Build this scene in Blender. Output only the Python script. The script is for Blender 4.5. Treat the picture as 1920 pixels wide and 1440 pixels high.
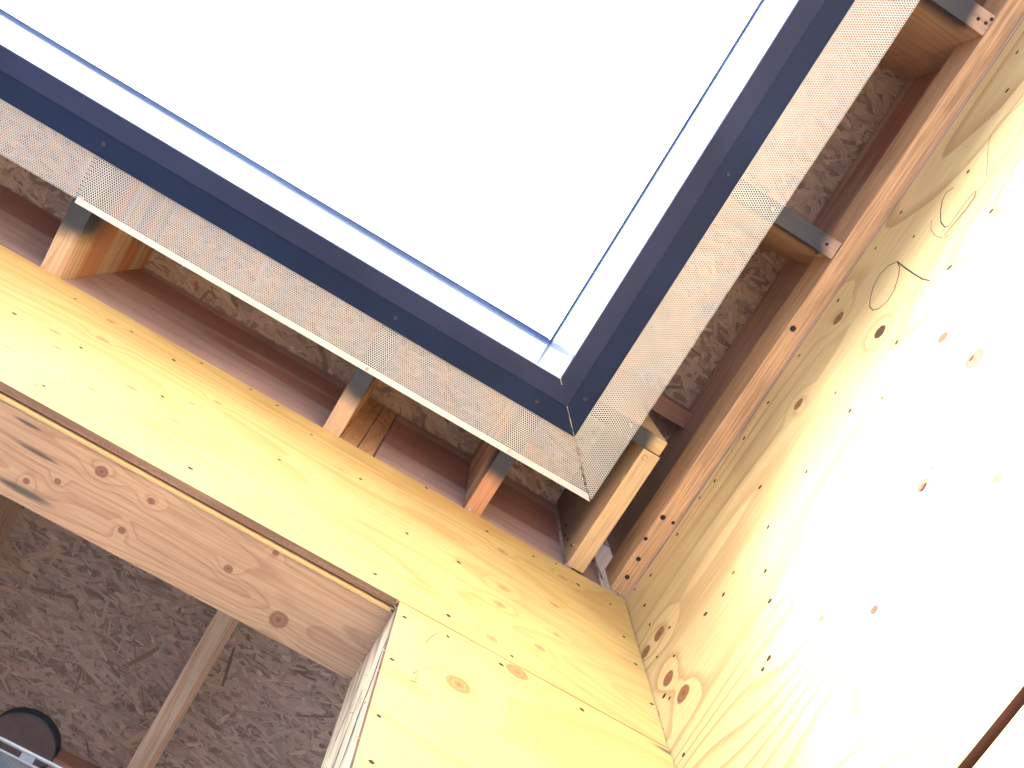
import bpy, bmesh, math, random
from mathutils import Vector, Matrix
random.seed(7)
sc = bpy.context.scene
for o in list(bpy.data.objects): bpy.data.objects.remove(o)
C = bpy.data.collections.new('site'); sc.collection.children.link(C)

# ---------------------------------------------------------------- camera, world, sun, exposure
S = 1.65            # metres per layout unit (camera to rafter undersides = 1 unit)
CAMZ = 1.35
R0 = Vector((0.8555655, -0.5176939, -0.0008251))      # camera right
R1 = Vector((0.5065825, 0.8375286, -0.2047436))       # camera down
R2 = Vector((0.1066856, 0.1747536, 0.9788153))        # camera forward
F = 1545.209
def W(x, y, z): return Vector((x*S, y*S, CAMZ + z*S))
def ray(px, py): return R0*(px-960) + R1*(py-720) + R2*F
def onZ(px, py, z): d = ray(px, py); return (d.x*z/d.z, d.y*z/d.z)
def onX(px, py, x): d = ray(px, py); return (d.y*x/d.x, d.z*x/d.x)
def onY(px, py, y): d = ray(px, py); return (d.x*y/d.y, d.z*y/d.y)
cam = bpy.data.cameras.new('camera'); co = bpy.data.objects.new('camera', cam); C.objects.link(co)
M = Matrix((( R0.x, -R1.x, -R2.x, 0), (R0.y, -R1.y, -R2.y, 0), (R0.z, -R1.z, -R2.z, CAMZ), (0, 0, 0, 1)))
co.matrix_world = M
cam.sensor_width = 36; cam.lens = 36*F/1920; cam.clip_start = .02; cam.clip_end = 500
sc.camera = co

SUN_EL, SUN_AZ = math.radians(49), math.radians(-94)    # azimuth measured from +Y towards +X
w = bpy.data.worlds.new('World'); sc.world = w; w.use_nodes = True
nt = w.node_tree; nt.nodes.clear()
sk = nt.nodes.new('ShaderNodeTexSky'); sk.sky_type = 'NISHITA'; sk.sun_disc = False
sk.sun_elevation = SUN_EL; sk.sun_rotation = SUN_AZ; sk.dust_density = 3.0; sk.air_density = 1.0; sk.ozone_density = .6
bg = nt.nodes.new('ShaderNodeBackground'); bg.inputs[1].default_value = .12
ou = nt.nodes.new('ShaderNodeOutputWorld')
hz = nt.nodes.new('ShaderNodeMix'); hz.data_type = 'RGBA'; hz.blend_type = 'MULTIPLY'; hz.inputs[0].default_value = 1
hz.inputs[7].default_value = (1, .90, .76, 1)      # hazy, near-white daylight
nt.links.new(sk.outputs[0], hz.inputs[6]); nt.links.new(hz.outputs[2], bg.inputs[0]); nt.links.new(bg.outputs[0], ou.inputs[0])
sun = bpy.data.lights.new('sun', 'SUN'); sun.energy = 0.5; sun.angle = math.radians(20); sun.color = (1, .95, .86)
so = bpy.data.objects.new('sun', sun); C.objects.link(so)
sd = Vector((math.sin(SUN_AZ)*math.cos(SUN_EL), math.cos(SUN_AZ)*math.cos(SUN_EL), math.sin(SUN_EL)))
so.rotation_euler = sd.to_track_quat('Z', 'Y').to_euler(); so.location = (0, 0, 12)
sc.view_settings.view_transform = 'Standard'; sc.view_settings.look = 'None'
sc.view_settings.gamma = 1; sc.view_settings.exposure = 4.5
sc.render.engine = 'CYCLES'; sc.cycles.max_bounces = 10; sc.cycles.diffuse_bounces = 6

# ---------------------------------------------------------------- node helpers
class NB:
    def __init__(s, name):
        s.m = bpy.data.materials.new(name); s.m.use_nodes = True; s.t = s.m.node_tree
        s.t.nodes.clear(); s.out = s.n('ShaderNodeOutputMaterial'); s.b = s.n('ShaderNodeBsdfPrincipled')
        s.l(s.b.outputs[0], s.out.inputs[0])
    def n(s, k, **kw):
        x = s.t.nodes.new(k)
        for a, v in kw.items(): setattr(x, a, v)
        return x
    def l(s, a, b): s.t.links.new(a, b)
    def put(s, sock, v):
        if hasattr(v, 'is_linked') or isinstance(v, bpy.types.NodeSocket): s.l(v, sock)
        else: sock.default_value = v
    def math(s, op, a, b=0, c=0, clamp=False):
        x = s.n('ShaderNodeMath', operation=op, use_clamp=clamp)
        s.put(x.inputs[0], a); s.put(x.inputs[1], b)
        if len(x.inputs) > 2: s.put(x.inputs[2], c)
        return x.outputs[0]
    def vmath(s, op, a, b=(0, 0, 0)):
        x = s.n('ShaderNodeVectorMath', operation=op); s.put(x.inputs[0], a); s.put(x.inputs[1], b)
        return x.outputs['Value'] if op in ('LENGTH', 'DOT_PRODUCT', 'DISTANCE') else x.outputs[0]
    def noise(s, vec, scale=1, detail=2, rough=.5, dist=0):
        x = s.n('ShaderNodeTexNoise'); s.put(x.inputs['Vector'], vec); x.inputs['Scale'].default_value = scale
        x.inputs['Detail'].default_value = detail; x.inputs['Roughness'].default_value = rough
        x.inputs['Distortion'].default_value = dist; return x.outputs['Fac']
    def ss(s, v, a, b, lo=0, hi=1):
        x = s.n('ShaderNodeMapRange', interpolation_type='SMOOTHSTEP'); s.put(x.inputs[0], v)
        x.inputs[1].default_value = a; x.inputs[2].default_value = b
        x.inputs[3].default_value = lo; x.inputs[4].default_value = hi; return x.outputs[0]
    def mix(s, f, a, b, mode='MIX'):
        x = s.n('ShaderNodeMix', data_type='RGBA', blend_type=mode); s.put(x.inputs[0], f)
        s.put(x.inputs[6], a if not isinstance(a, tuple) else (*a[:3], 1)); s.put(x.inputs[7], b if not isinstance(b, tuple) else (*b[:3], 1))
        return x.outputs[2]
    def pos(s): return s.n('ShaderNodeNewGeometry').outputs['Position']
    def bump(s, h, strength=.3, dist=.001):
        x = s.n('ShaderNodeBump'); x.inputs['Strength'].default_value = strength; x.inputs['Distance'].default_value = dist
        s.put(x.inputs['Height'], h); s.l(x.outputs[0], s.b.inputs['Normal'])

def unitpos(nb):
    """world position in layout units, camera height as z = 0"""
    p = nb.vmath('SUBTRACT', nb.pos(), (0, 0, CAMZ))
    x = nb.n('ShaderNodeVectorMath', operation='SCALE'); nb.l(p, x.inputs[0]); x.inputs['Scale'].default_value = 1/S
    return x.outputs[0]

def wood(name, axis, base, late, stretch=(1.3, 9), rings=9, lateamt=.6, knots=(), stains=(), paint=None, blot=.12,
         heart=None, rough=.62, fine=.10, seed=0., knotcol=(.30, .13, .055), plane=None, lw=.16, bumpk=.35):
    """axis: direction of the grain; knots (u, v, r[, elongation]) and stains (u, v, ru, rv) lie in the board's plane"""
    nb = NB(name); p = unitpos(nb)
    sp = nb.n('ShaderNodeSeparateXYZ'); nb.l(p, sp.inputs[0]); ax = dict(x=sp.outputs[0], y=sp.outputs[1], z=sp.outputs[2])
    oth = [a for a in 'xyz' if a != axis]
    u = ax[axis]
    pl = plane or oth[0]
    v = ax[pl]; wv = ax[[a for a in oth if a != pl][0]]
    cv = nb.n('ShaderNodeCombineXYZ'); nb.l(u, cv.inputs[0]); nb.l(v, cv.inputs[1])
    uv = cv.outputs[0]
    warp = None; kmask = None; kring = None
    kn_n = nb.math('MULTIPLY', nb.math('SUBTRACT', nb.noise(uv, 95, 3, .6), .5), .55) if knots else 0
    for k in knots:
        ku, kv, kr = k[:3]; el = k[3] if len(k) > 3 else 1.25
        d = nb.vmath('SUBTRACT', uv, (ku, kv, 0)); d = nb.vmath('MULTIPLY', d, (1/(kr*el), 1/kr, 0)); d = nb.vmath('LENGTH', d)
        d = nb.math('ADD', d, kn_n)
        g = nb.ss(d, 0, 4.5, .55, 0)
        m = nb.ss(d, .85, 1.05, 1, 0)
        rg = nb.math('SINE', nb.math('MULTIPLY', d, 16)); rg = nb.ss(rg, -1, 1, .80, 1.08)
        core = nb.ss(d, .06, .24, .45, 1); rg = nb.math('MULTIPLY', rg, core)
        rim = nb.ss(nb.math('ABSOLUTE', nb.math('SUBTRACT', d, .98)), 0, .16, .62, 1); rg = nb.math('MULTIPLY', rg, rim)
        warp = g if warp is None else nb.math('ADD', warp, g)
        rg = nb.math('MULTIPLY', rg, m)
        if len(k) > 4: rg = nb.math('MULTIPLY', rg, k[4])
        kring = rg if kring is None else nb.math('MAXIMUM', kring, rg)
        if kmask is None: kmask = m
        else: kmask = nb.math('MAXIMUM', kmask, m)
    # stretched coordinates for the growth contours
    cs = nb.n('ShaderNodeCombineXYZ')
    nb.l(nb.math('MULTIPLY', u, stretch[0]), cs.inputs[0]); nb.l(nb.math('MULTIPLY', v, stretch[1]), cs.inputs[1])
    nb.l(nb.math('MULTIPLY', wv, stretch[1]), cs.inputs[2])
    q = nb.vmath('ADD', cs.outputs[0], (seed*3.1, seed*1.7, seed*.9))
    t = nb.noise(q, 1, 1.2, .45, .3)
    t = nb.math('MULTIPLY', t, rings)
    t = nb.math('ADD', t, nb.math('MULTIPLY', v, rings*.9))
    if warp is not None: t = nb.math('ADD', t, nb.math('MULTIPLY', warp, 2.2))
    fr = nb.math('FRACT', t)
    line = nb.math('MULTIPLY', nb.ss(fr, 1-lw*3, 1-lw*.35, 0, 1), nb.ss(fr, 1-lw*.3, 1, 1, 0))
    am = nb.noise(nb.vmath('MULTIPLY', cs.outputs[0], (1.5, .5, .5)), 1, 2)
    line = nb.math('MULTIPLY', line, nb.ss(am, .3, .62, .15, 1))
    f2 = nb.n('ShaderNodeCombineXYZ')
    nb.l(nb.math('MULTIPLY', u, 12), f2.inputs[0]); nb.l(nb.math('MULTIPLY', v, 420), f2.inputs[1]); nb.l(nb.math('MULTIPLY', wv, 420), f2.inputs[2])
    fn = nb.noise(f2.outputs[0], 1, 3, .6)
    col = nb.mix(nb.math('MULTIPLY', line, lateamt), base, late)
    if heart:
        hn = nb.noise(nb.vmath('MULTIPLY', cs.outputs[0], (.5, .9, .9)), 1, 1)
        col = nb.mix(nb.ss(hn, .488, .508, 0, 1), col, nb.mix(.85, col, heart, 'MULTIPLY'))
    bl = nb.noise(nb.vmath('MULTIPLY', p, (6, 6, 6)), 1, 3)
    k1 = nb.ss(bl, .3, .7, 1-blot, 1+blot); k2 = nb.ss(fn, .3, .7, 1-fine, 1+fine)
    kk = nb.math('MULTIPLY', k1, k2)
    x = nb.n('ShaderNodeVectorMath', operation='SCALE'); nb.l(col, x.inputs[0]); nb.l(kk, x.inputs['Scale']); col = x.outputs[0]
    if kmask is not None:
        sc2 = nb.n('ShaderNodeVectorMath', operation='SCALE'); sc2.inputs[0].default_value = knotcol; nb.l(nb.math('MAXIMUM', kring, .10), sc2.inputs['Scale'])
        col = nb.mix(kmask, col, sc2.outputs[0])
    for (su, sv, ru, rv) in stains:
        d = nb.vmath('SUBTRACT', uv, (su, sv, 0)); d = nb.vmath('MULTIPLY', d, (1/ru, 1/rv, 0)); d = nb.vmath('LENGTH', d)
        d = nb.math('ADD', d, nb.math('MULTIPLY', nb.math('SUBTRACT', fn, .5), .9))
        col = nb.mix(nb.ss(d, .35, 1.05, .85, 0), col, (.085, .085, .095))
    rgh = rough
    if paint:
        a, lim, soft, zl, zs, amt = paint if len(paint) == 6 else (*paint, .97)      # overspray of black paint: reaches 'lim' along axis a and zl up the sides
        pn = nb.noise(p, 60, 4, .6); pn2 = nb.noise(p, 14, 2)
        c = nb.math('ADD', ax[a], nb.math('MULTIPLY', nb.math('SUBTRACT', pn, .5), .010))
        c = nb.math('ADD', c, nb.math('MULTIPLY', nb.math('SUBTRACT', pn2, .5), .05))
        m1 = nb.ss(c, lim-soft, lim+soft, 1, 0)
        zc = nb.math('ADD', ax['z'], nb.math('MULTIPLY', nb.math('SUBTRACT', pn2, .5), .02))
        m2 = nb.ss(zc, zl-zs, zl+zs, 1, 0)
        pm = nb.math('MULTIPLY', m1, m2)
        col = nb.mix(nb.math('MULTIPLY', pm, amt), col, (.020, .034, .060))
        rgh = nb.ss(pm, 0, 1, rough, .42)
    nb.l(col, nb.b.inputs['Base Color'])
    nb.put(nb.b.inputs['Roughness'], rgh)
    nb.b.inputs['Specular IOR Level'].default_value = .3
    nb.bump(nb.math('ADD', fn, line), bumpk, .0006)
    return nb.m

def plain(name, col, rough=.6, metal=0, spec=.5, var=.1, vs=8, bumpv=0):
    nb = NB(name); n = nb.noise(nb.pos(), vs, 4, .6)
    x = nb.n('ShaderNodeVectorMath', operation='SCALE'); x.inputs[0].default_value = col
    nb.l(nb.ss(n, .3, .7, 1-var, 1+var), x.inputs['Scale']); nb.l(x.outputs[0], nb.b.inputs['Base Color'])
    nb.b.inputs['Roughness'].default_value = rough; nb.b.inputs['Metallic'].default_value = metal
    nb.b.inputs['Specular IOR Level'].default_value = spec
    if bumpv: nb.bump(nb.noise(nb.pos(), vs*12, 4, .6), bumpv, .002)
    return nb.m

# ---------------------------------------------------------------- object helpers
def tag(o, label=None, cat=None, group=None, kind=None):
    if label: o['label'] = label
    if cat: o['category'] = cat
    if group: o['group'] = group
    if kind: o['kind'] = kind
    return o
def link(name, me, mats, org, parent=None):
    o = bpy.data.objects.new(name, me); C.objects.link(o)
    for m in (mats if isinstance(mats, (list, tuple)) else [mats]): me.materials.append(m)
    o.location = org
    if parent is not None:
        o.parent = parent; o.location = Vector(org) - parent.location
    return o
def bm_link(name, bm, mats, org, parent=None, smooth=False):
    """bm is in world metres; shifted so the origin sits at org"""
    bmesh.ops.translate(bm, verts=bm.verts, vec=-Vector(org))
    me = bpy.data.meshes.new(name); bm.to_mesh(me); bm.free()
    if smooth: me.shade_smooth()
    return link(name, me, mats, org, parent)
def box_bm(bm, a, b, bevel=.0012, rag=0., mi=0, segs=1):
    """box between layout-unit corners a and b"""
    p, q = W(*a), W(*b)
    r = bmesh.ops.create_cube(bm, size=1)
    vs = r['verts']
    for v in vs:
        v.co = Vector(((p.x+q.x)/2 + v.co.x*(q.x-p.x), (p.y+q.y)/2 + v.co.y*(q.y-p.y), (p.z+q.z)/2 + v.co.z*(q.z-p.z)))
    fs = set(f for v in vs for f in v.link_faces)
    for f in fs: f.material_index = mi
    bmesh.ops.recalc_face_normals(bm, faces=list(fs))
    if bevel:
        es = list(set(e for v in vs for e in v.link_edges))
        r2 = bmesh.ops.bevel(bm, geom=es, offset=bevel, segments=2, affect='EDGES', profile=.6)
    return vs
def board(name, a, b, mat, label=None, cat=None, group=None, parent=None, bevel=.0012, kind=None, wob=0):
    bm = bmesh.new(); box_bm(bm, a, b, bevel)
    if wob:
        L = max(range(3), key=lambda i: abs(b[i]-a[i]))
        n = int(abs(b[L]-a[L])*S/.04)
        p, q = W(*a), W(*b)
        for i in range(1, n):
            c = p.lerp(q, i/n); no = Vector((0, 0, 0)); no[L] = 1
            bmesh.ops.bisect_plane(bm, geom=bm.verts[:]+bm.edges[:]+bm.faces[:], plane_co=c, plane_no=no)
        ph = random.random()*9
        for v in bm.verts:
            s_ = v.co[L]
            for ax_ in range(3):
                if ax_ != L: v.co[ax_] += wob*(math.sin(s_*7+ph+ax_*2)+.5*math.sin(s_*23+ph*2+ax_)+.3*math.sin(s_*61+ax_*3))
    o = bm_link(name, bm, mat, W(*a), parent)
    return tag(o, label, cat, group, kind)
def empty(name, loc, label=None, cat=None, group=None):
    o = bpy.data.objects.new(name, None); C.objects.link(o); o.location = loc; o.empty_display_size = .05
    return tag(o, label, cat, group)
def child(o, p):
    o.parent = p; o.location = o.location - p.location; return o

# ---------------------------------------------------------------- surveyed layout (units of S)
XB, YA = .386, .349            # faces of wall B (plywood, right) and wall A (plywood, header)
ZR = 1.24                      # underside of the roof sheathing
PLY = .0085
XF, YF = .155, .140            # outer faces of the metal fascia
FT = 1.262                     # top of the metal fascia
XMIN, YMIN = -1.25, -1.15

# ---------------------------------------------------------------- materials
YEL = (.61, .44, .172); YEL2 = (.52, .285, .085)
A_kn = []
for px, py, r in ((103,622,.008),(192,636,.010),(108,652,.006),(14,650,.006),(208,603,.007),(68,722,.006),(172,730,.007),(247,727,.008),
                  (360,757,.005),(407,755,.006),(942,1034,.010),(945,1103,.009),(937,1133,.009),(1040,1134,.008),(1056,1083,.010),
                  (1044,1190,.006),(1012,1214,.008),(922,1197,.009),(330,790,.005),(640,880,.004)):
    u, v = onY(px, py, YA); A_kn.append((u, v, r*.5, 1.6))
m_plyA = wood('header_plywood', 'x', YEL, YEL2, (1.3, 8), 13, .5, A_kn, blot=.10, seed=1, knotcol=(.52, .31, .13), plane='z', lw=.2)
P_kn = []
for px, py, r in ((858,1285,.0105),(968,1262,.0095)):
    u, v = onY(px, py, YA); P_kn.append((u, v, r, 1.2))
u, v = onY(1262, 1418, YA)
m_plyP = wood('jamb_plywood', 'x', YEL, YEL2, (1.5, 6), 7, .42, P_kn, stains=[(u, v, .035, .004)], blot=.08, seed=2, knotcol=(.50, .24, .09), plane='z')
B_kn = []
for px, py, r in ((1572,597,.008),(1650,622,.008),(1768,632,.006),(1827,673,.010),(1497,758,.007),(1730,910,.007),(1869,898,.005),
                  (1236,1188,.009),(1211,1222,.008),(1253,1272,.009),(1281,1300,.010),(1640,1143,.004),(1540,1160,.003)):
    u, v = onX(px, py, XB); B_kn.append((u, v, r, 1.1, (.22 if px > 1600 else 1)))
m_plyB = wood('wall_plywood', 'y', (.68, .525, .275), (.42, .245, .115), (1.1, 5.5), 22, .78, B_kn, blot=.10, seed=5, knotcol=(.30, .135, .07), plane='z', lw=.15)
m_plyedge = wood('plywood_edge', 'x', (.30, .19, .14), (.13, .08, .06), (6, 160), 60, .8, blot=.25, seed=3)
H_kn = []
for px, py, r in ((190,885,.0055),(108,903,.0030),(49,902,.0030),(283,940,.0034),(228,995,.0034),(428,1067,.0040),(517,1037,.0030),(522,1163,.0085)):
    u, v = onZ(px, py, .694); H_kn.append((u, v, r, 1.1))
H_st = []
for px, py, ru, rv in ((52,795,.016,.0022),(70,850,.028,.0028),(43,922,.034,.0048)):
    u, v = onZ(px, py, .694); H_st.append((u, v, ru, rv))
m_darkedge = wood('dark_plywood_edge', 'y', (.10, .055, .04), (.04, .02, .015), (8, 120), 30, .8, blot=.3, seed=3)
m_beam = wood('beam_wood', 'x', (.54, .375, .26), (.35, .21, .135), (2.2, 16), 15, .5, H_kn, H_st, blot=.10, seed=4, knotcol=(.30, .165, .12), plane='y', fine=.12)
m_lam = wood('lip_wood', 'x', (.72, .50, .25), (.60, .38, .17), blot=.05)
RED = (.54, .275, .15); REDL = (.36, .16, .085)
m_rafter = wood('rafter_wood', 'y', (.59, .44, .32), (.42, .22, .13), (1.4, 22), 9, .55, paint=('y', .297, .017, 1.055, .04), heart=(.86, .58, .47), seed=7, plane='x')
m_block = wood('blocking_wood', 'x', (.43, .305, .29), (.29, .185, .175), (1.2, 10), 7, .5, blot=.15, heart=(.75, .55, .5), seed=9, plane='z')
m_endgrain = wood('spacer_wood', 'z', (.50, .31, .19), (.30, .16, .09), (4, 14), 16, .6, blot=.15, seed=11, plane='x')
m_outl = wood('outlooker_wood', 'x', (.48, .34, .28), REDL, (1.4, 20), 8, .5, paint=('x', .346, .010, 1.022, .018), seed=13, plane='y')
m_cap = wood('subfascia_wood', 'x', (.66, .47, .27), (.5, .3, .16), (1.4, 20), 8, .4, paint=('x', .300, .012, 1.02, .015), seed=15, plane='y')
m_hip = wood('pale_rafter_wood', 'y', (.62, .46, .28), (.48, .30, .16), (1.6, 25), 8, .45, paint=('y', .6, .01, 1.045, -.04, .72), seed=17, plane='x', blot=.12, fine=.16)  # here the paint mix is a grey tone over the upper sides
m_ledger = wood('ledger_wood', 'y', (.59, .38, .225), (.44, .25, .14), (2.0, 40), 8, .5, seed=19, plane='x', fine=.28, blot=.14)
m_rim = wood('rim_wood', 'y', (.52, .40, .36), (.34, .23, .19), (1.3, 12), 8, .6, seed=21, plane='z', heart=(.7, .5, .45))
m_flat = wood('nailer_wood', 'x', (.38, .21, .17), (.28, .12, .08), seed=22)
m_jamb = wood('jamb_wood', 'z', (.78, .68, .50), (.14, .13, .14), (2, 30), 9, .7, seed=23, plane='y', blot=.25, bumpk=.6)
m_conc = plain('concrete', (.36, .38, .42), .85, var=.12, vs=3, bumpv=.3)
m_dirt = plain('packed_dirt', (.30, .30, .31), .95, var=.2, vs=2, bumpv=.5)
m_screw = plain('screw_metal', (.035, .045, .075), .35, .3)
m_galv = plain('galvanised', (.62, .62, .62), .4, .7)
m_nail = plain('nail_steel', (.022, .018, .016), .6, .1)
m_pencil = plain('pencil', (.02, .02, .024), .6)
m_void = plain('dark_void', (.03, .022, .025), .9)
m_wrap = plain('house_wrap', (.58, .52, .46), .7, var=.4, vs=60)
m_membrane = plain('roof_membrane', (.12, .12, .13), .8)

# navy enamelled sheet metal
def navy(name, col, rough, spec=.5):
    nb = NB(name); p = nb.pos()
    n1 = nb.noise(p, 3, 3); n2 = nb.noise(p, 400, 2)
    x = nb.n('ShaderNodeVectorMath', operation='SCALE'); x.inputs[0].default_value = col
    nb.l(nb.ss(n1, .3, .7, .85, 1.2), x.inputs['Scale'])
    nb.l(x.outputs[0], nb.b.inputs['Base Color'])
    nb.b.inputs['Roughness'].default_value = rough; nb.b.inputs['Specular IOR Level'].default_value = spec
    nb.bump(n2, .05, .0002)
    return nb.m
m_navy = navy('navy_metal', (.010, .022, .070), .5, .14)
m_navy2 = navy('lit_navy_metal', (.022, .033, .088), .55, .16)  # same metal as the underside, lightened to mimic its angle to the light
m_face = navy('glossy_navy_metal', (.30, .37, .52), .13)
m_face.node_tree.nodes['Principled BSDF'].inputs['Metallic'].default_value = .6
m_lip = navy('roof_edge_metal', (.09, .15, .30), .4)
def vent_mat():
    nb = NB('vent_metal'); n = nb.noise(nb.pos(), 9, 3)
    col = nb.mix(nb.ss(n, .35, .65), (.63, .70, .82), (.70, .75, .83))
    nb.l(col, nb.b.inputs['Base Color']); nb.b.inputs['Metallic'].default_value = .25; nb.b.inputs['Roughness'].default_value = .45
    return nb.m
m_vent = vent_mat()
def osb_mat():
    nb = NB('strand_board'); 
    at = nb.n('ShaderNodeAttribute', attribute_name='tint'); uvn = nb.n('ShaderNodeUVMap'); uvn.uv_map = 'UVMap'
    s = nb.noise(nb.vmath('MULTIPLY', uvn.outputs[0], (14, 380, 1)), 1, 3, .6)
    x = nb.n('ShaderNodeVectorMath', operation='SCALE'); nb.l(at.outputs['Color'], x.inputs[0]); nb.l(nb.ss(s, .3, .7, .78, 1.18), x.inputs['Scale'])
    nb.l(x.outputs[0], nb.b.inputs['Base Color']); nb.b.inputs['Roughness'].default_value = .7
    nb.bump(s, .3, .0005)
    return nb.m
m_osb = osb_mat()

# ---------------------------------------------------------------- ground and room floor
def slab(name, x0, x1, y0, y1, z0, z1, mat, **k):
    bm = bmesh.new(); r = bmesh.ops.create_cube(bm, size=1)
    for v in r['verts']: v.co = Vector(((x0+x1)/2+v.co.x*(x1-x0), (y0+y1)/2+v.co.y*(y1-y0), (z0+z1)/2+v.co.z*(z1-z0)))
    return tag(bm_link(name, bm, mat, (x0, y0, z0)), **k)
slab('ground', -60, 60, -60, 60, -.3, 0, m_dirt, kind='structure')
slab('patio', -6, XB*S, -6, YA*S-.01, .004, .03, m_conc, kind='structure')
def add_light_wall(x0, x1, y0, y1, label):
    o = slab('light_shaping_wall', x0, x1, y0, y1, -.1, 4.3, m_light_wall, label=label, cat='wall')
m_light_wall = plain('grey_render', (.38, .36, .36), .9)
add_light_wall(-3.7, -3.5, -9, 9, 'added grey wall out of view that shapes the light reaching the eaves')  # unseen wall added to cut low sky and bounce light into the eaves
slab('interior_floor', -3.2, 2.4, YA*S+.0, 4.6, .004, .05, m_conc, kind='structure')

# ---------------------------------------------------------------- strand board roof sheathing
def osb_sheet(name, x0, x1, y0, y1, z, thick, density, label, rng):
    verts, faces, cols, uvs = [], [], [], []
    def quadbox():
        a, b = W(x0, y0, z), W(x1, y1, z+thick)
        c = [(x, y, zz) for zz in (a.z, b.z) for (x, y) in ((a.x, a.y), (b.x, a.y), (b.x, b.y), (a.x, b.y))]
        i = len(verts); verts.extend(c)
        for f in ((0,3,2,1),(4,5,6,7),(0,1,5,4),(1,2,6,5),(2,3,7,6),(3,0,4,7)):
            faces.append([i+j for j in f]); cols.append((.27, .20, .185)); uvs.append([(0,0),(1,0),(1,1),(0,1)])
    quadbox()
    ax, bx, ay, by = x0*S, x1*S, y0*S, y1*S
    n = int((bx-ax)*(by-ay)*density)
    zb = CAMZ + z*S
    for k in range(n):
        L = rng.choice((.025, .04, .05, .07, .11))*rng.uniform(.6, 1.15); wd = rng.uniform(.003, .017)
        if rng.random() < .35: L *= .45; wd *= .4
        th = rng.gauss(.1, .45) if rng.random() < .75 else rng.uniform(0, math.pi)
        cx, cy = rng.uniform(ax+.03, bx-.03), rng.uniform(ay+.03, by-.03)
        dz = -rng.uniform(.0002, .0016)
        tx, ty = rng.gauss(0, .008), rng.gauss(0, .025)
        ca, sa = math.cos(th), math.sin(th)
        # irregular six or seven sided flake with slanted ends
        pts = [(-L/2, -wd/2*rng.uniform(.3, 1)), (-L*.15, -wd/2*rng.uniform(.85, 1.1)), (L*.3, -wd/2*rng.uniform(.8, 1.1)), (L/2*rng.uniform(.85, 1), -wd/2*rng.uniform(.1, .9)),
               (L/2, wd/2*rng.uniform(.3, 1)), (L*.1, wd/2*rng.uniform(.9, 1.1)), (-L*.35, wd/2*rng.uniform(.7, 1.1)), (-L/2*rng.uniform(.85, 1), wd/2*rng.uniform(.1, .8))]
        i = len(verts)
        off = (rng.random()*9, rng.random()*9)
        ok = True; new = []
        for (a, b) in pts:
            X, Y = cx+a*ca-b*sa, cy+a*sa+b*ca
            X = min(max(X, ax), bx); Y = min(max(Y, ay), by)
            new.append((X, Y, zb+dz+min(0, 0)-abs(a*tx)*.3+b*ty*.4-.0003))
        verts.extend(new); faces.append(list(range(i, i+8))[::-1])
        uvs.append([(a+off[0], b+off[1]) for a, b in pts][::-1])
        g = rng.gauss(1, .125); g = max(.55, min(1.45, g))
        if rng.random() < .05: g *= .55
        wm = rng.uniform(-.03, .03)
        cols.append(((.45+wm)*g, .335*g, (.275-wm*.5)*g))
    me = bpy.data.meshes.new(name); me.from_pydata(verts, [], faces)
    at = me.color_attributes.new('tint', 'FLOAT_COLOR', 'CORNER'); ul = me.uv_layers.new(name='UVMap')
    li = 0
    for f, c, q in zip(faces, cols, uvs):
        for j in range(len(f)):
            at.data[li].color = (*c, 1); ul.data[li].uv = q[j]; li += 1
    org = W(x0, y0, z)
    me.transform(Matrix.Translation(-org))
    o = link(name, me, m_osb, org)
    return tag(o, label, 'roof sheathing', 'strand board sheets under the roof')
rng = random.Random(3)
osb_sheet('roof_sheathing', XMIN, .36, YA+.02, 2.45, ZR+.0006, .009, 6000, 'purplish brown strand board roof sheet over the room behind the header', rng)
osb_sheet('roof_sheathing', XMIN, .43, YF+.012, YA+.0195, ZR, .0095, 6000, 'strand board sheet above the rafter tails of the left eave', rng)
osb_sheet('roof_sheathing', XF+.012, .43, YMIN, YF+.0115, ZR+.0003, .0093, 6000, 'strand board sheet above the stubby outlookers of the right eave', rng)
# roofing on top (keeps the sky off)
bm = bmesh.new()
box_bm(bm, (XMIN-.02, YF+.003, ZR+.0105), (1.45, 2.6, ZR+.018), 0); box_bm(bm, (XF+.003, YMIN-.02, ZR+.0105), (1.45, YF+.0025, ZR+.018), 0)
tag(bm_link('roofing', bm, m_membrane, W(0, 0, ZR)), 'dark flat roofing that covers the strand board sheets', 'roofing')

# ---------------------------------------------------------------- rafters
RL = 'rafter tails of the left eave'
def fix_head(parent, p, n, r=.0045, name='screw_head', mat=None):
    """round screw head: n = outward normal"""
    bm = bmesh.new(); bmesh.ops.create_cone(bm, cap_ends=True, segments=14, radius1=r, radius2=r*.72, depth=r*.5)
    bmesh.ops.translate(bm, verts=bm.verts, vec=(0, 0, r*.25))
    top = max(bm.faces, key=lambda f: f.calc_center_median().z)
    ins = bmesh.ops.inset_region(bm, faces=[top], thickness=r*.4); bmesh.ops.translate(bm, verts=top.verts, vec=(0, 0, -r*.2))
    q = Vector(n).to_track_quat('Z', 'Y').to_matrix().to_4x4()
    bmesh.ops.transform(bm, matrix=Matrix.Translation(p) @ q, verts=bm.verts)
    return bm_link(name, bm, mat or m_screw, p, parent)
r1 = board('rafter', (-.4515, .166, 1), (-.4255, 2.3, ZR-.001), m_rafter, 'black-sprayed rafter tail under the seam of the perforated strip, leftmost', 'rafter', RL, wob=.0004)
r2 = board('rafter', (-.065, .166, 1), (-.0415, 2.3, ZR-.001), m_rafter, 'black-tipped rafter that shows again through the opening below the beam', 'rafter', RL, wob=.0004)
r3 = board('rafter', (.141, .166, 1), (.164, .44, ZR-.001), m_rafter, 'black-tipped rafter tail with a white-headed nail, next to the corner', 'rafter', RL, wob=.0003)
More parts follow.
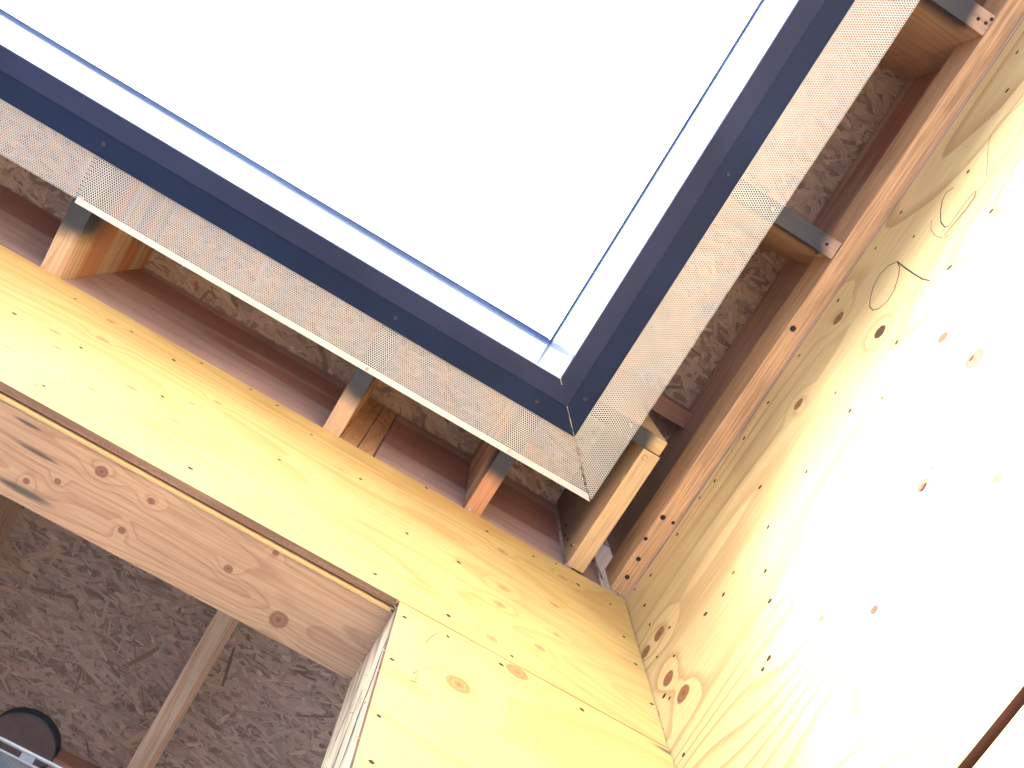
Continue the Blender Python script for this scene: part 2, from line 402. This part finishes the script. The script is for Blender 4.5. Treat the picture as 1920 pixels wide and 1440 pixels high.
x, y = onZ(881, 955, 1); fix_head(r3, W(x, y, .9999), (0, 0, -1), .0032, 'nail_head', m_galv)
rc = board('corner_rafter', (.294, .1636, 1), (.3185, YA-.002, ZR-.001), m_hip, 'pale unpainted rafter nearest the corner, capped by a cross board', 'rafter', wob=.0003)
for (px, py, rr) in ((1209, 857, .0065),):
    x, y = onZ(px, py, 1); fix_head(rc, W(x, y, .9999), (0, 0, -1), rr, 'dowel_head', m_hip)
for (a, b) in ((.336, 1.06), (.340, 1.085), (.335, 1.11), (.33, 1.03)):
    fix_head(rc, W(.2939, a, b), (-1, 0, 0), .004, 'nail_head', m_nail)
# torn wood curls on the corner rafter's lower edge
def curl(pts, par):
    bm = bmesh.new(); prev = None
    for i, (px, py, dz) in enumerate(pts):
        x, y = onZ(px, py, 1-dz); c = W(x, y, 1-dz); t = .0007*(1-.6*i/len(pts))
        a = [bm.verts.new(c+Vector((math.cos(k*2.094)*t, math.sin(k*2.094)*t, math.sin(k*2.094+1)*t*.6))) for k in range(3)]
        if prev:
            for k in range(3): bm.faces.new((prev[k], prev[(k+1) % 3], a[(k+1) % 3], a[k]))
        prev = a
    x, y = onZ(pts[0][0], pts[0][1], 1)
    bm_link('wood_curl', bm, m_lam, W(x, y, 1), par)
curl([(1085,1034,.0003),(1084,1029,.003),(1081,1024,.006),(1076,1022,.008),(1072,1019,.009)], rc)
curl([(1166,905,.0003),(1165,899,.003),(1168,894,.006),(1171,889,.008),(1170,885,.01)], rc)
curl([(1172,891,.0003),(1169,897,.004),(1170,902,.006)], rc)
# sub-fascia boards
board('subfascia_board', (XMIN, .1425, 1.0005), (.3165, .162, ZR-.001), m_cap, 'board end with black overspray capping the pale corner rafter', 'fascia board', wob=.0002)
board('subfascia_board', (.157, YMIN, 1.0005), (.181, .1395, ZR-.001), m_cap, 'wooden board hidden behind the right perforated strip', 'fascia board')
# blocking between the rafters, above the header
BL = 'blocking boards between the rafter tails'
yb0, yb1 = YA+.0035, YA+.020
for x0, x1, lab in ((XMIN, -.452, 'reddish blocking board left of the leftmost rafter tail'), (-.425, -.0655, 'long reddish blocking board with dark knots between the two left rafter tails'),
                    (.009, .1405, 'short reddish blocking board right of the two upright spacers'), (.1645, .2935, 'dark blocking board beside the pale corner rafter'),
                    (.3195, .352, 'grey blocking scrap behind the torn wrap in the corner')):
    board('blocking_board', (x0, yb0, 1.001), (x1, yb1, ZR-.0008), m_block, lab, 'blocking', BL)
board('spacer_block', (-.041, yb0, 1.001), (-.0165, yb1, ZR-.0008), m_endgrain, 'upright spacer with curved grain touching the middle rafter', 'spacer', 'upright spacers')
board('spacer_block', (-.0148, yb0, 1.001), (.0068, yb1, ZR-.0008), m_endgrain, 'upright spacer with a dark crack on its right', 'spacer', 'upright spacers')

# ---------------------------------------------------------------- wall B ledger, rim, outlookers
led = board('ledger_board', (.3595, YMIN, 1.0), (XB-.0009, YA-.003, 1.06), m_ledger, 'long orange ledger board fixed along the top of the right plywood wall', 'ledger', wob=.0005)
for px, py, rr in ((1487,616,.0065),(1243,970,.006),(1262,980,.004),(1190,998,.0045),(1197,1048,.0055),(1176,1082,.0055)):
    x, y = onZ(px, py, 1)
    if x < .361: x = .362
    if x > .382: x = .381
    fix_head(led, W(x, y, .9997), (0, 0, -1), rr, 'screw_head', m_nail)
board('rim_board', (.3885, YMIN, 1.06), (.41, YA+.003, ZR-.001), m_rim, 'brown rim board recessed above the ledger', 'rim board')
OG = 'outlookers of the right eave'
def notched(y0, y1, mat, label):
    bm = bmesh.new(); box_bm(bm, (.166, y0, 1.0008), (.3588, y1, ZR-.001)); box_bm(bm, (.35882, y0, 1.0605), (.388, y1, ZR-.001))
    return tag(bm_link('outlooker', bm, mat, W(.166, y0, 1)), label, 'outlooker', OG)
o1 = notched(-.1735, -.1515, m_outl, 'black-sprayed outlooker with a splintered pale end, halfway up the right eave')
o2 = notched(-.4705, -.4465, m_outl, 'black-sprayed outlooker in the top right corner of the eave')
notched(-.765, -.742, m_outl, 'black-sprayed outlooker farthest along the right eave')
for o, pts in ((o1, ((1551, 458), (1532, 474))), (o2, ((1835, 35), (1849, 43), (1860, 36)))):
    for px, py in pts:
        x, y = onZ(px, py, 1); fix_head(o, W(min(x, .356), y, 1.0006), (0, 0, -1), .0035, 'nail_head', m_nail)
board('nailer', (.19, .113, 1.2), (.388, .139, ZR-.001), m_flat, 'flat reddish nailer up against the strand board near the corner', 'nailer')

# ---------------------------------------------------------------- wall A: header, beam, jamb panel
def nails(parent, pts, plane, val, r=.0030, mat=None):
    for i, (px, py) in enumerate(pts):
        if plane == 'Y': u, v = onY(px, py, val); p = W(u, val, v); n = Vector((0, -1, 0))
        else: u, v = onX(px, py, val); p = W(val, u, v); n = Vector((-1, 0, 0))
        bm = bmesh.new(); rr = r*random.uniform(.75, 1.2)
        bmesh.ops.create_cone(bm, cap_ends=True, segments=10, radius1=rr, radius2=rr*.8, depth=rr*.3)
        for vv in bm.verts: vv.co.x *= random.uniform(.8, 1.5); vv.co.y *= random.uniform(.55, .9)
        q = (n.to_track_quat('Z', 'Y').to_matrix() @ Matrix.Rotation(random.uniform(-.5, .5), 3, 'Z')).to_4x4()
        bmesh.ops.transform(bm, matrix=Matrix.Translation(p) @ q, verts=bm.verts)
        bm_link('nail_head', bm, mat or m_nail, p, parent)
def ply(name, a, b, mat, label, cat='plywood panel', edge=m_plyedge):
    bm = bmesh.new(); box_bm(bm, a, b, .0008)
    n = 2 if abs(b[1]-a[1]) < abs(b[0]-a[0]) else 1
    for f in bm.faces:
        c = f.normal
        thin = 1 if n == 2 else 0
        f.material_index = 0 if abs(c[thin]) > .8 else 1
    return tag(bm_link(name, bm, [mat, edge], W(*a)), label, cat)
hp = ply('header_panel', (XMIN, YA, .694), (XB-.0012, YA+PLY, .9995), m_plyA, 'bright yellow plywood strip under the left rafter tails, above the opening')
nails(hp, ((141,560),(27,588),(152,652),(247,622),(326,675),(378,681),(470,730),(520,760),(304,743),(357,878),(584,815),(524,862),(763,1000),(913,996),
           (860,1054),(1084,1096),(1170,1194),(1192,1245),(841,1154),(703,1076),(1000,1043),(1043,1057),(960,1230),(1145,1133),(1246,1368),(1222,1320),(676,898),(800,915),(82,723)), 'Y', YA-.0002, .0035)
board('gap_shade_strip', (XMIN, YA+PLY+.0012, .6965), (.091, YA+PLY+.0022, .99), m_void, 'thin dark strip standing in for the shaded gap between header plywood and beam', 'seam')  # dark strip set into the gap in place of its shade
board('backing_strip', (XMIN, YA+PLY+.0024, .6925), (.0905, YA+PLY+.0058, .99), m_lam, 'pale yellow lip running along the beam edge', 'strip')
board('header_beam', (XMIN, YA+PLY+.006, .6945), (XB+.04, .4435, .9995), m_beam, 'knotty light brown beam spanning the opening below the plywood', 'beam', wob=.0003)
jp = ply('jamb_panel', (.0925, YA-.0012, -.81), (XB-.0012, YA+PLY-.002, .6905), m_plyP, 'bright plywood panel below the header with a printed figure 1 and two big knots')
def pz(x, y): return (640+x/3, 960+y/3)
nails(jp, [pz(*q) for q in ((355,590),(285,828),(212,1147),(170,1405),(600,700),(900,858),(1355,1112))], 'Y', YA-.0014, .0036)
# printed "1" on the jamb panel
def curve_mark(name, pts, plane, val, r, parent, mat=m_pencil):
    cu = bpy.data.curves.new(name, 'CURVE'); cu.dimensions = '3D'; cu.bevel_depth = r; cu.bevel_resolution = 1
    sp = cu.splines.new('POLY'); P = []
    for px, py in pts:
        if plane == 'Y': u, v = onY(px, py, val); P.append(W(u, val, v))
        else: u, v = onX(px, py, val); P.append(W(val, u, v))
    sp.points.add(len(P)-1)
    for q, p in zip(sp.points, P): q.co = (*(p-P[0]), 1)
    tmp = bpy.data.objects.new('tmp', cu); C.objects.link(tmp)
    me = bpy.data.meshes.new_from_object(tmp.evaluated_get(bpy.context.evaluated_depsgraph_get()))
    bpy.data.objects.remove(tmp)
    sh = 1 if plane == 'Y' else 0      # flatten onto the surface
    for v in me.vertices: v.co[sh] *= .12
    return link(name, me, mat, P[0], parent)
m_ink = plain('faded_ink', (.27, .19, .06), .7)
one = [pz(*q) for q in ((385,945),(435,962),(412,954),(432,890),(402,908))]
curve_mark('printed_figure', one, 'Y', YA-.0014, .0014, jp, m_ink)
for q in (((470,735),(520,690)),((500,780),(532,795)),((500,700),(545,680)),((465,868),(500,885))):
    curve_mark('printed_mark', [pz(*k) for k in q], 'Y', YA-.0014, .0006, jp, m_ink)
# jamb stud seen edge-on at the opening, splintered
bm = bmesh.new(); box_bm(bm, (.0932, YA+PLY-.0015, -.81), (.19, .4435, .6935), .0015)
js = tag(bm_link('jamb_stud', bm, m_jamb, W(.0932, YA, -.81)), 'splintered grey-streaked stud edge at the right side of the opening', 'stud')
rs = random.Random(5)
for k in range(46):
    bm = bmesh.new()          # torn splinters along both edges of the stud
    y = YA+.0 if rs.random() < .35 else rs.uniform(YA+.002, .4435)
    z = .6925 if rs.random() < .5 else rs.uniform(.42, .69)
    if z < .69 and rs.random() < .6: y = .4436 if rs.random() < .6 else YA+.001
    p = W(.0932, y, z); L = rs.uniform(.004, .014); d = Vector((-1, rs.uniform(-.6, .6), rs.uniform(-.9, .3))).normalized()
    wv = Vector((0, rs.uniform(.4, 1), rs.uniform(-1, 1))).normalized()*rs.uniform(.0004, .0012)
    a, b, c = bm.verts.new(p-wv+Vector((.001, 0, 0))), bm.verts.new(p+wv+Vector((.001, 0, 0))), bm.verts.new(p+d*L)
    e = bm.verts.new(p+d*L*.3+Vector((0, .0006, -.0008)))
    bm.faces.new((a, b, c)); bm.faces.new((a, e, c)); bm.faces.new((e, b, c)); bm.faces.new((a, b, e))
    bm_link('splinter', bm, m_hip, p, js)
bm = bmesh.new()
for (y0, z0, y1, z1, wd) in ((.352,.655,.375,.55,.003),(.362,.60,.395,.46,.0025),(.385,.60,.43,.42,.002),(.40,.66,.425,.56,.0014)):
    n = 14; prev = None
    for i in range(n+1):
        t = i/n; y = y0+(y1-y0)*t+.002*math.sin(t*9+y0*50); z = z0+(z1-z0)*t; ww = 1.7*wd*math.sin(math.pi*min(max(t, .03), .97))*rs.uniform(.6, 1.2)
        a = [bm.verts.new(W(.09285, y-ww/2, z)), bm.verts.new(W(.09262, y, z)), bm.verts.new(W(.09285, y+ww/2, z))]
        if prev:
            for j in range(2): bm.faces.new((prev[j], prev[j+1], a[j+1], a[j]))
        prev = a
bm_link('crack', bm, plain('weathered_grey', (.13, .13, .15), .8, var=.4, vs=80), W(.0932, YA, .6), js)

# ---------------------------------------------------------------- wall B plywood
wb = ply('wall_panel', (XB, YMIN, .4235), (XB+PLY, YA+.02, .9975), m_plyB, 'large sunlit plywood sheet with pencil scribbles forming the right wall', edge=m_darkedge)
def z6(x, y): return (1280+x/3, 480+y/3)
def z3(x, y): return (1280+x/3, y/3)
def zr(x, y): return (1280+x/3, 960+y/3)
npts = [z6(*q) for q in ((875,250),(655,560),(480,825),(345,1025),(180,1265),(95,1360),(435,1300),(940,870),(860,770),(1120,798),(1203,485),(1500,65),(1400,1190),(695,1213))]
npts += [z3(*q) for q in ((1880,295),(1825,510),(1605,965),(1228,1195),(1735,1188),(1300,1330),(1085,1395))]
npts += [pz(*q) for q in ((1890,125),(1740,355),(1650,435),(1705,525),(1735,632),(1845,650),(1775,815),(1870,810),(1815,1035),(1845,1047))]
npts += [zr(*q) for q in ((480,85),(285,340),(128,573),(490,500),(485,820),(450,885),(465,330),(228,465),(5,1365))]
nails(wb, npts, 'X', XB-.0002, .0040)
nails(wb, [zr(1555, 1390)], 'X', XB-.0002, .005, m_galv)
m_hole = plain('knot_hole', (.10, .045, .03), .9)
nails(wb, [z6(1622, 575), z6(1350, 1295), z6(1345, 1305)], 'X', XB-.0002, .0045, m_hole)
# pencil marks
curve_mark('pencil_mark', [z6(*q) for q in ((1205,30),(1220,60),(1215,110),(1190,190),(1150,255),(1105,295),(1070,305),(1052,285),(1055,235),(1075,165),(1110,100),(1155,55),(1200,35))], 'X', XB-.0002, .0011, wb)
curve_mark('pencil_mark', [z6(*q) for q in ((1205,30),(1250,65),(1300,100),(1350,130),(1390,138))], 'X', XB-.0002, .0014, wb)
curve_mark('pencil_mark', [z3(*q) for q in ((1525,1055),(1480,1085),(1460,1130),(1450,1190),(1452,1250),(1475,1278),(1500,1270),(1540,1210),(1590,1140),(1635,1085),(1652,1070),(1640,1110),(1600,1170),(1540,1240),(1490,1300),(1470,1325))], 'X', XB-.0002, .0012, wb)
curve_mark('pencil_mark', [z3(*q) for q in ((1400,1240),(1395,1290),(1420,1325),(1460,1340),(1495,1325))], 'X', XB-.0002, .0006, wb)
curve_mark('pencil_mark', [z3(*q) for q in ((1930,555),(1850,630),(1780,690),(1730,760),(1718,830),(1715,900),(1708,990))], 'X', XB-.0002, .0005, wb)
curve_mark('pencil_mark', [z6(*q) for q in ((1715,750),(1670,800),(1640,850),(1620,875))], 'X', XB-.0002, .0005, wb)
wl = ply('wall_panel', (XB+.001, YMIN, -.81), (XB+PLY+.001, YA+.02, .4165), m_plyB, 'lower plywood sheet of the right wall, below the dark joint')
nails(wl, [zr(1690, 1425)], 'X', XB+.0008, .005, m_galv)
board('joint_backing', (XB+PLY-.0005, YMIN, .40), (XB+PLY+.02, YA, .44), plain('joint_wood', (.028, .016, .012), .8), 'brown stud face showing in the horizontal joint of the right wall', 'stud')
board('wall_framing', (XB+PLY+.003, YMIN, -.81), (XB+.085, YA+.1, .9985), m_darkedge, 'timber framing behind the right plywood wall', 'framing')  # dark tone stands in for shade in the gap below the ledger

# torn house wrap in the corner
bm = bmesh.new(); rs = random.Random(11)
path = [(.384, .3465, 1.0), (.372, .3462, 1.001), (.357, .3458, 1.003), (.3505, .3450, 1.012), (.3475, .3445, 1.03), (.345, .3448, 1.06), (.343, .3452, 1.10), (.341, .3455, 1.15)]
prev = None
for i in range(len(path)-1):
    for k in range(6):
        t = k/6; a = Vector(path[i]).lerp(Vector(path[i+1]), t); wd = .0035*(1+.8*math.sin(i*2+k))+.001
        row = []
        for j in range(5):
            s_ = (j/4-.5)
            row.append(bm.verts.new(W(a.x+s_*wd*1.2+rs.gauss(0, .0005), a.y-.0012*math.cos(s_*5)+rs.gauss(0, .0006), a.z+s_*wd*.9+rs.gauss(0, .0007))))
        if prev:
            for j in range(4): bm.faces.new((prev[j], prev[j+1], row[j+1], row[j]))
        prev = row
bmesh.ops.solidify(bm, geom=bm.faces[:], thickness=.0006)
tag(bm_link('torn_wrap', bm, m_wrap, W(.357, .346, 1)), 'torn dirty white house wrap stuffed in the corner beside the ledger end', 'house wrap')

# ---------------------------------------------------------------- metal fascia (mitred L) : one flashing per eave
def prism(bm, prof, run, axis, mi=0):
    """sheet profile [(d, z)] d = distance outward from the fascia face towards the wall; mitre at the corner"""
    rows = []
    for (d, z) in prof:
        if axis == 'x': rows.append((bm.verts.new(W(run, YF+d, z)), bm.verts.new(W(XF+d, YF+d, z))))
        else: rows.append((bm.verts.new(W(XF+d, YF+d, z)), bm.verts.new(W(XF+d, run, z))))
    for a, b in zip(rows[:-1], rows[1:]): 
        f = bm.faces.new((a[0], a[1], b[1], b[0])); f.material_index = mi
def flashing(axis, run, label):
    e = empty('fascia_flashing', W(0 if axis == 'x' else XF, YF if axis == 'x' else 0, 1), label, 'flashing', 'navy metal flashings around the roof edge')
    g = .0004
    bm = bmesh.new()
    prism(bm, [(g, FT), (g, .9955), (g+.0012, .9945)], run, axis)
    bmesh.ops.subdivide_edges(bm, edges=bm.edges[:], cuts=1)
    o = bm_link('face', bm, m_face, e.location, e)
    md = o.modifiers.new('t', 'SOLIDIFY'); md.thickness = .0012; md.offset = 0
    bm = bmesh.new()
    prism(bm, [(g+.0012, .9945), (.0262, .9938)], run, axis)
    o = bm_link('outer_flange', bm, m_navy2, e.location, e)
    md = o.modifiers.new('t', 'SOLIDIFY'); md.thickness = .0008; md.offset = -1
    bm = bmesh.new()
    prism(bm, [(.02625, .9938), (.0266, .9950), (.0552, .9958), (.0556, .9990)], run, axis)
    o = bm_link('underside', bm, m_navy, e.location, e)
    md = o.modifiers.new('t', 'SOLIDIFY'); md.thickness = .0008; md.offset = -1
    bm = bmesh.new()
    lw_ = .0062 if axis == 'x' else .0036
    prism(bm, [(-lw_, FT-.003), (-lw_, FT+.0008), (-lw_*.35, FT+.0022), (.02, FT+.006)], run, axis)
    prism(bm, [(-lw_, FT-.003), (-lw_*.45, FT-.0015), (.0, FT-.0022)], run, axis)
    o = bm_link('drip_lip', bm, m_lip, e.location, e)
    md = o.modifiers.new('t', 'SOLIDIFY'); md.thickness = .0006
    return e
fa = flashing('x', XMIN, 'navy metal flashing on the left roof edge, running to the top left')
fb = flashing('y', YMIN, 'navy metal flashing on the right roof edge, running to the top right')
for f, pts in ((fa, ((195,270),(742,596),(1007,752))), (fb, ((1097,747),(1365,327)))):
    for px, py in pts:
        x, y = onZ(px, py, .995); fix_head(f, W(x, y, .9953), (0, 0, -1), .0048, 'screw', m_screw)
for k in range(2):
    pass
# mitre sealant line at the corner
bm = bmesh.new()
a, b = Vector((XF+.001, YF+.001, .9938)), Vector((XF+.0555, YF+.0555, .9946))
for s_ in range(12):
    p0, p1 = a.lerp(b, s_/12), a.lerp(b, (s_+1)/12); n = Vector((1, -1, 0)).normalized()*(.00035+.0002*math.sin(s_*1.7))
    v = [bm.verts.new(W(*(p0+n))), bm.verts.new(W(*(p0-n))), bm.verts.new(W(*(p1-n))), bm.verts.new(W(*(p1+n)))]
    bm.faces.new(v)
bmesh.ops.remove_doubles(bm, verts=bm.verts, dist=1e-5)
bmesh.ops.solidify(bm, geom=bm.faces[:], thickness=.0004)
bm_link('mitre_seam', bm, plain('bare_edge', (.5, .5, .55), .4, .5), fa.location, fa)

# ---------------------------------------------------------------- perforated soffit vents (real holes)
def vent(axis, d0, d1, run0, run1, mitre, label, band=0., crease=.034, z0=.9990):
    """hexagonal lattice of hexagonal cells, each with an open hexagonal hole"""
    P = .00300; a = P/math.sqrt(3)         # cell circumradius; rows along the run
    rh = P*.5*.82
    verts = []; faces = []; vid = {}
    def hgt(d): return z0 - .0030*(1-abs((d-crease)/(.034)))*(1 if d0 < crease < d1 else 0)
    def add(s, d):
        k = (round(s*2e5), round(d*2e5))
        if k not in vid:
            vid[k] = len(verts)
            z = hgt(d)+.0006*math.sin(s*17+d*30)
            verts.append(W(s, YF+d, z) if axis == 'x' else W(XF+d, s, z))
        return vid[k]
    nd = int((d1-band-d0)/(a*1.5)); ns = int((run1-run0)/P)+40
    DL, DH = d0, d0+nd*a*1.5+a*.5
    for j in range(nd):
        d = d0+a*1.0+j*a*1.5
        for i in range(ns):
            s = run0+(i+(.5 if j % 2 else 0))*P
            if mitre and s > (XF if axis == 'x' else YF)+d-P*.35: continue
            if s > run1: continue
            hole = not (abs(d-crease) < a*.8 and random.random() < .35)
            o = []; q = []
            for k in range(6):
                th = math.pi/6+k*math.pi/3
                o.append(add(s+a*math.cos(th), d+a*math.sin(th)))
                q.append((s+rh*math.cos(th), d+rh*math.sin(th)))
            h = []
            if hole:
                for (ss_, dd) in q:
                    z = hgt(dd)+.0006*math.sin(ss_*17+dd*30)
                    verts.append(W(ss_, YF+dd, z) if axis == 'x' else W(XF+dd, ss_, z)); h.append(len(verts)-1)
                for k in range(6): faces.append((o[k], o[(k+1) % 6], h[(k+1) % 6], h[k]))
            else: faces.append(tuple(o))
    # plain margin bands
    def strip(da, db):
        n = 60
        for i in range(n):
            sa, sb = run0+(run1-run0)*i/n, run0+(run1-run0)*(i+1)/n
            q = []
            for s, d in ((sa, da), (sb, da), (sb, db), (sa, db)):
                e_ = (XF if axis == 'x' else YF)+d
                s = min(s, e_) if mitre else s
                z = hgt(d)+.0006*math.sin(s*17+d*30)-.0001
                verts.append(W(s, YF+d, z) if axis == 'x' else W(XF+d, s, z)); q.append(len(verts)-1)
            faces.append(tuple(q))
    strip(d0-.006, d0+a*.6)
    if band: strip(DH-a*.3, d1)
    me = bpy.data.meshes.new('vent'); me.from_pydata([tuple(v) for v in verts], [], faces); me.validate()
    org = W(run0, YF+d0, z0) if axis == 'x' else W(XF+d0, run0, z0)
    me.transform(Matrix.Translation(-org))
    o = link('perforated_vent', me, m_vent, org)
    md = o.modifiers.new('t', 'SOLIDIFY'); md.thickness = .0002; md.offset = 1
    return tag(o, label, 'soffit vent', 'perforated metal vent strips')
v1 = vent('x', .0557, .1135, XMIN+.3, -.4485, False, 'perforated strip left of the seam, cut ragged with no plain border', 0, z0=.9988)
v2 = vent('x', .0557, .1185, -.4478, .3, True, 'perforated strip with a plain pale border along the left eave', .0062)
v3 = vent('y', .0557, .1185, YMIN+.25, .3, True, 'bright perforated strip with a toothed edge along the right eave', 0, z0=.9984)
for v, pts in ((v2, ((688,692),(955,846),(153,372))), (v3, ((1448,392),(1183,797)))):
    for px, py in pts:
        x, y = onZ(px, py, .996); fix_head(v, W(x, y, .9955), (0, 0, -1), .0042, 'screw', m_galv)

# ---------------------------------------------------------------- inside the room
board('room_wall', (XMIN-.02, 2.45, -.81), (1.4, 2.5, ZR), plain('inner_board', (.50, .44, .40), .8, var=.2), 'unfinished back wall of the room behind the opening', 'wall')
board('room_wall', (XMIN-.06, YA+.1, -.81), (XMIN-.02, 2.45, ZR), plain('inner_board_left', (.50, .44, .40), .8, var=.2), 'unfinished left wall of the room behind the opening', 'wall')
board('room_wall', (1.40, YA+.1, -.81), (1.44, 2.45, ZR), plain('inner_board_right', (.50, .44, .40), .8, var=.2), 'unfinished right wall of the room behind the opening', 'wall')
board('roof_underlay', (.3605, YA+.021, ZR-.001), (1.4, 2.449, ZR+.009), m_rim, 'roof boards over the far right of the room', 'roof')
# round duct opening in the ceiling
cx, cy = onZ(42, 1392, ZR-.012)
e = empty('duct_cap', W(cx, cy, ZR-.012), 'round brown duct cap with a thin metal rim on the room ceiling', 'duct cap')
R_ = .0585*S
bm = bmesh.new(); bmesh.ops.create_cone(bm, cap_ends=True, segments=64, radius1=R_*.93, radius2=R_*.93, depth=.01)
bmesh.ops.translate(bm, verts=bm.verts, vec=e.location+Vector((0, 0, .006))); bm_link('disc', bm, plain('brown_plastic', (.17, .12, .125), .5, var=.15), e.location, e)
bm = bmesh.new()
pr = [(R_*.94, .012), (R_*.94, -.003), (R_*.96, -.006), (R_*1.0, -.003), (R_*1.0, .018)]
n = 96; rows = []
for i in range(n):
    t = i/n*2*math.pi; rows.append([bm.verts.new(e.location+Vector((r*math.cos(t), r*math.sin(t), z))) for r, z in pr])
for i in range(n):
    for j in range(len(pr)-1): bm.faces.new((rows[i][j], rows[i][j+1], rows[(i+1) % n][j+1], rows[(i+1) % n][j]))
bm_link('rim', bm, plain('rim_metal', (.10, .11, .15), .3, .6), e.location, e, True)
fl = board('cross_batten', (-.19, 1.155, 1.215), (-.066, 1.185, ZR-.001), m_flat, 'reddish batten on the room ceiling below the duct cap', 'batten')
# clear plastic tool case with a roll of tape, seen from below at the lower left corner
zc = .62
px0 = onZ(0, 1384, zc); px1 = onZ(100, 1440, zc)
e = empty('plastic_case', W(px0[0], px0[1], zc), 'clear plastic case with a tape roll inside at the lower left corner', 'case')
m_clear = NB('clear_plastic'); m_clear.b.inputs['Base Color'].default_value = (.75, .85, .95, 1); m_clear.b.inputs['Roughness'].default_value = .12
m_clear.b.inputs['Transmission Weight'].default_value = .85; m_clear.b.inputs['IOR'].default_value = 1.45
nz = m_clear.noise(m_clear.pos(), 5, 2); m_clear.l(m_clear.ss(nz, .3, .7, .06, .25), m_clear.b.inputs['Roughness']); m_clear = m_clear.m
m_frost = plain('frosted_plastic', (.36, .42, .52), .3)
y0 = (px0[1]+px1[1])/2; xe = px1[0]+.035
def cb(name, a, b, mat): return board(name, a, b, mat, parent=e, bevel=.0006)
cb('wall', (px0[0]-.13, y0, zc), (xe, y0+.0011, zc+.004), m_clear)
cb('rim', (px0[0]-.13, y0-.0018, zc-.0006), (xe, y0, zc+.0012), m_frost)
cb('rim', (px0[0]-.13, y0+.0085, zc-.0004), (xe, y0+.0098, zc+.0012), m_frost)
cb('base', (px0[0]-.13, y0+.0099, zc+.0014), (xe, y0+.09, zc+.0024), m_clear)
for q in (-.012, .0215, .052):
    cb('clip', (px0[0]+q, y0+.0001, zc+.0002), (px0[0]+q+.012, y0+.0084, zc+.001), m_frost)
tq = onZ(-28, 1464, zc+.004); tc = W(tq[0], tq[1], zc+.004)
def ring(name, r0, r1, h, mat):
    bm = bmesh.new(); n = 64; pr = [(r0, 0), (r1, 0), (r1, h), (r0, h)]; rows = []
    for i in range(n):
        t = i/n*2*math.pi; rows.append([bm.verts.new(tc+Vector((r*math.cos(t), r*math.sin(t), z))) for r, z in pr])
    for i in range(n):
        for j in range(4): bm.faces.new((rows[i][j], rows[(i+1) % n][j], rows[(i+1) % n][(j+1) % 4], rows[i][(j+1) % 4]))
    return bm_link(name, bm, mat, tc)
e2 = empty('tape_roll', tc, 'dark teal tape roll with a pale core inside the clear plastic case', 'tape roll')
child(ring('tape', .0185*S, .027*S, .006, plain('teal_tape', (.03, .07, .14), .35)), e2)
child(ring('core', .010*S, .0183*S, .006, plain('pale_core', (.55, .62, .64), .6)), e2)
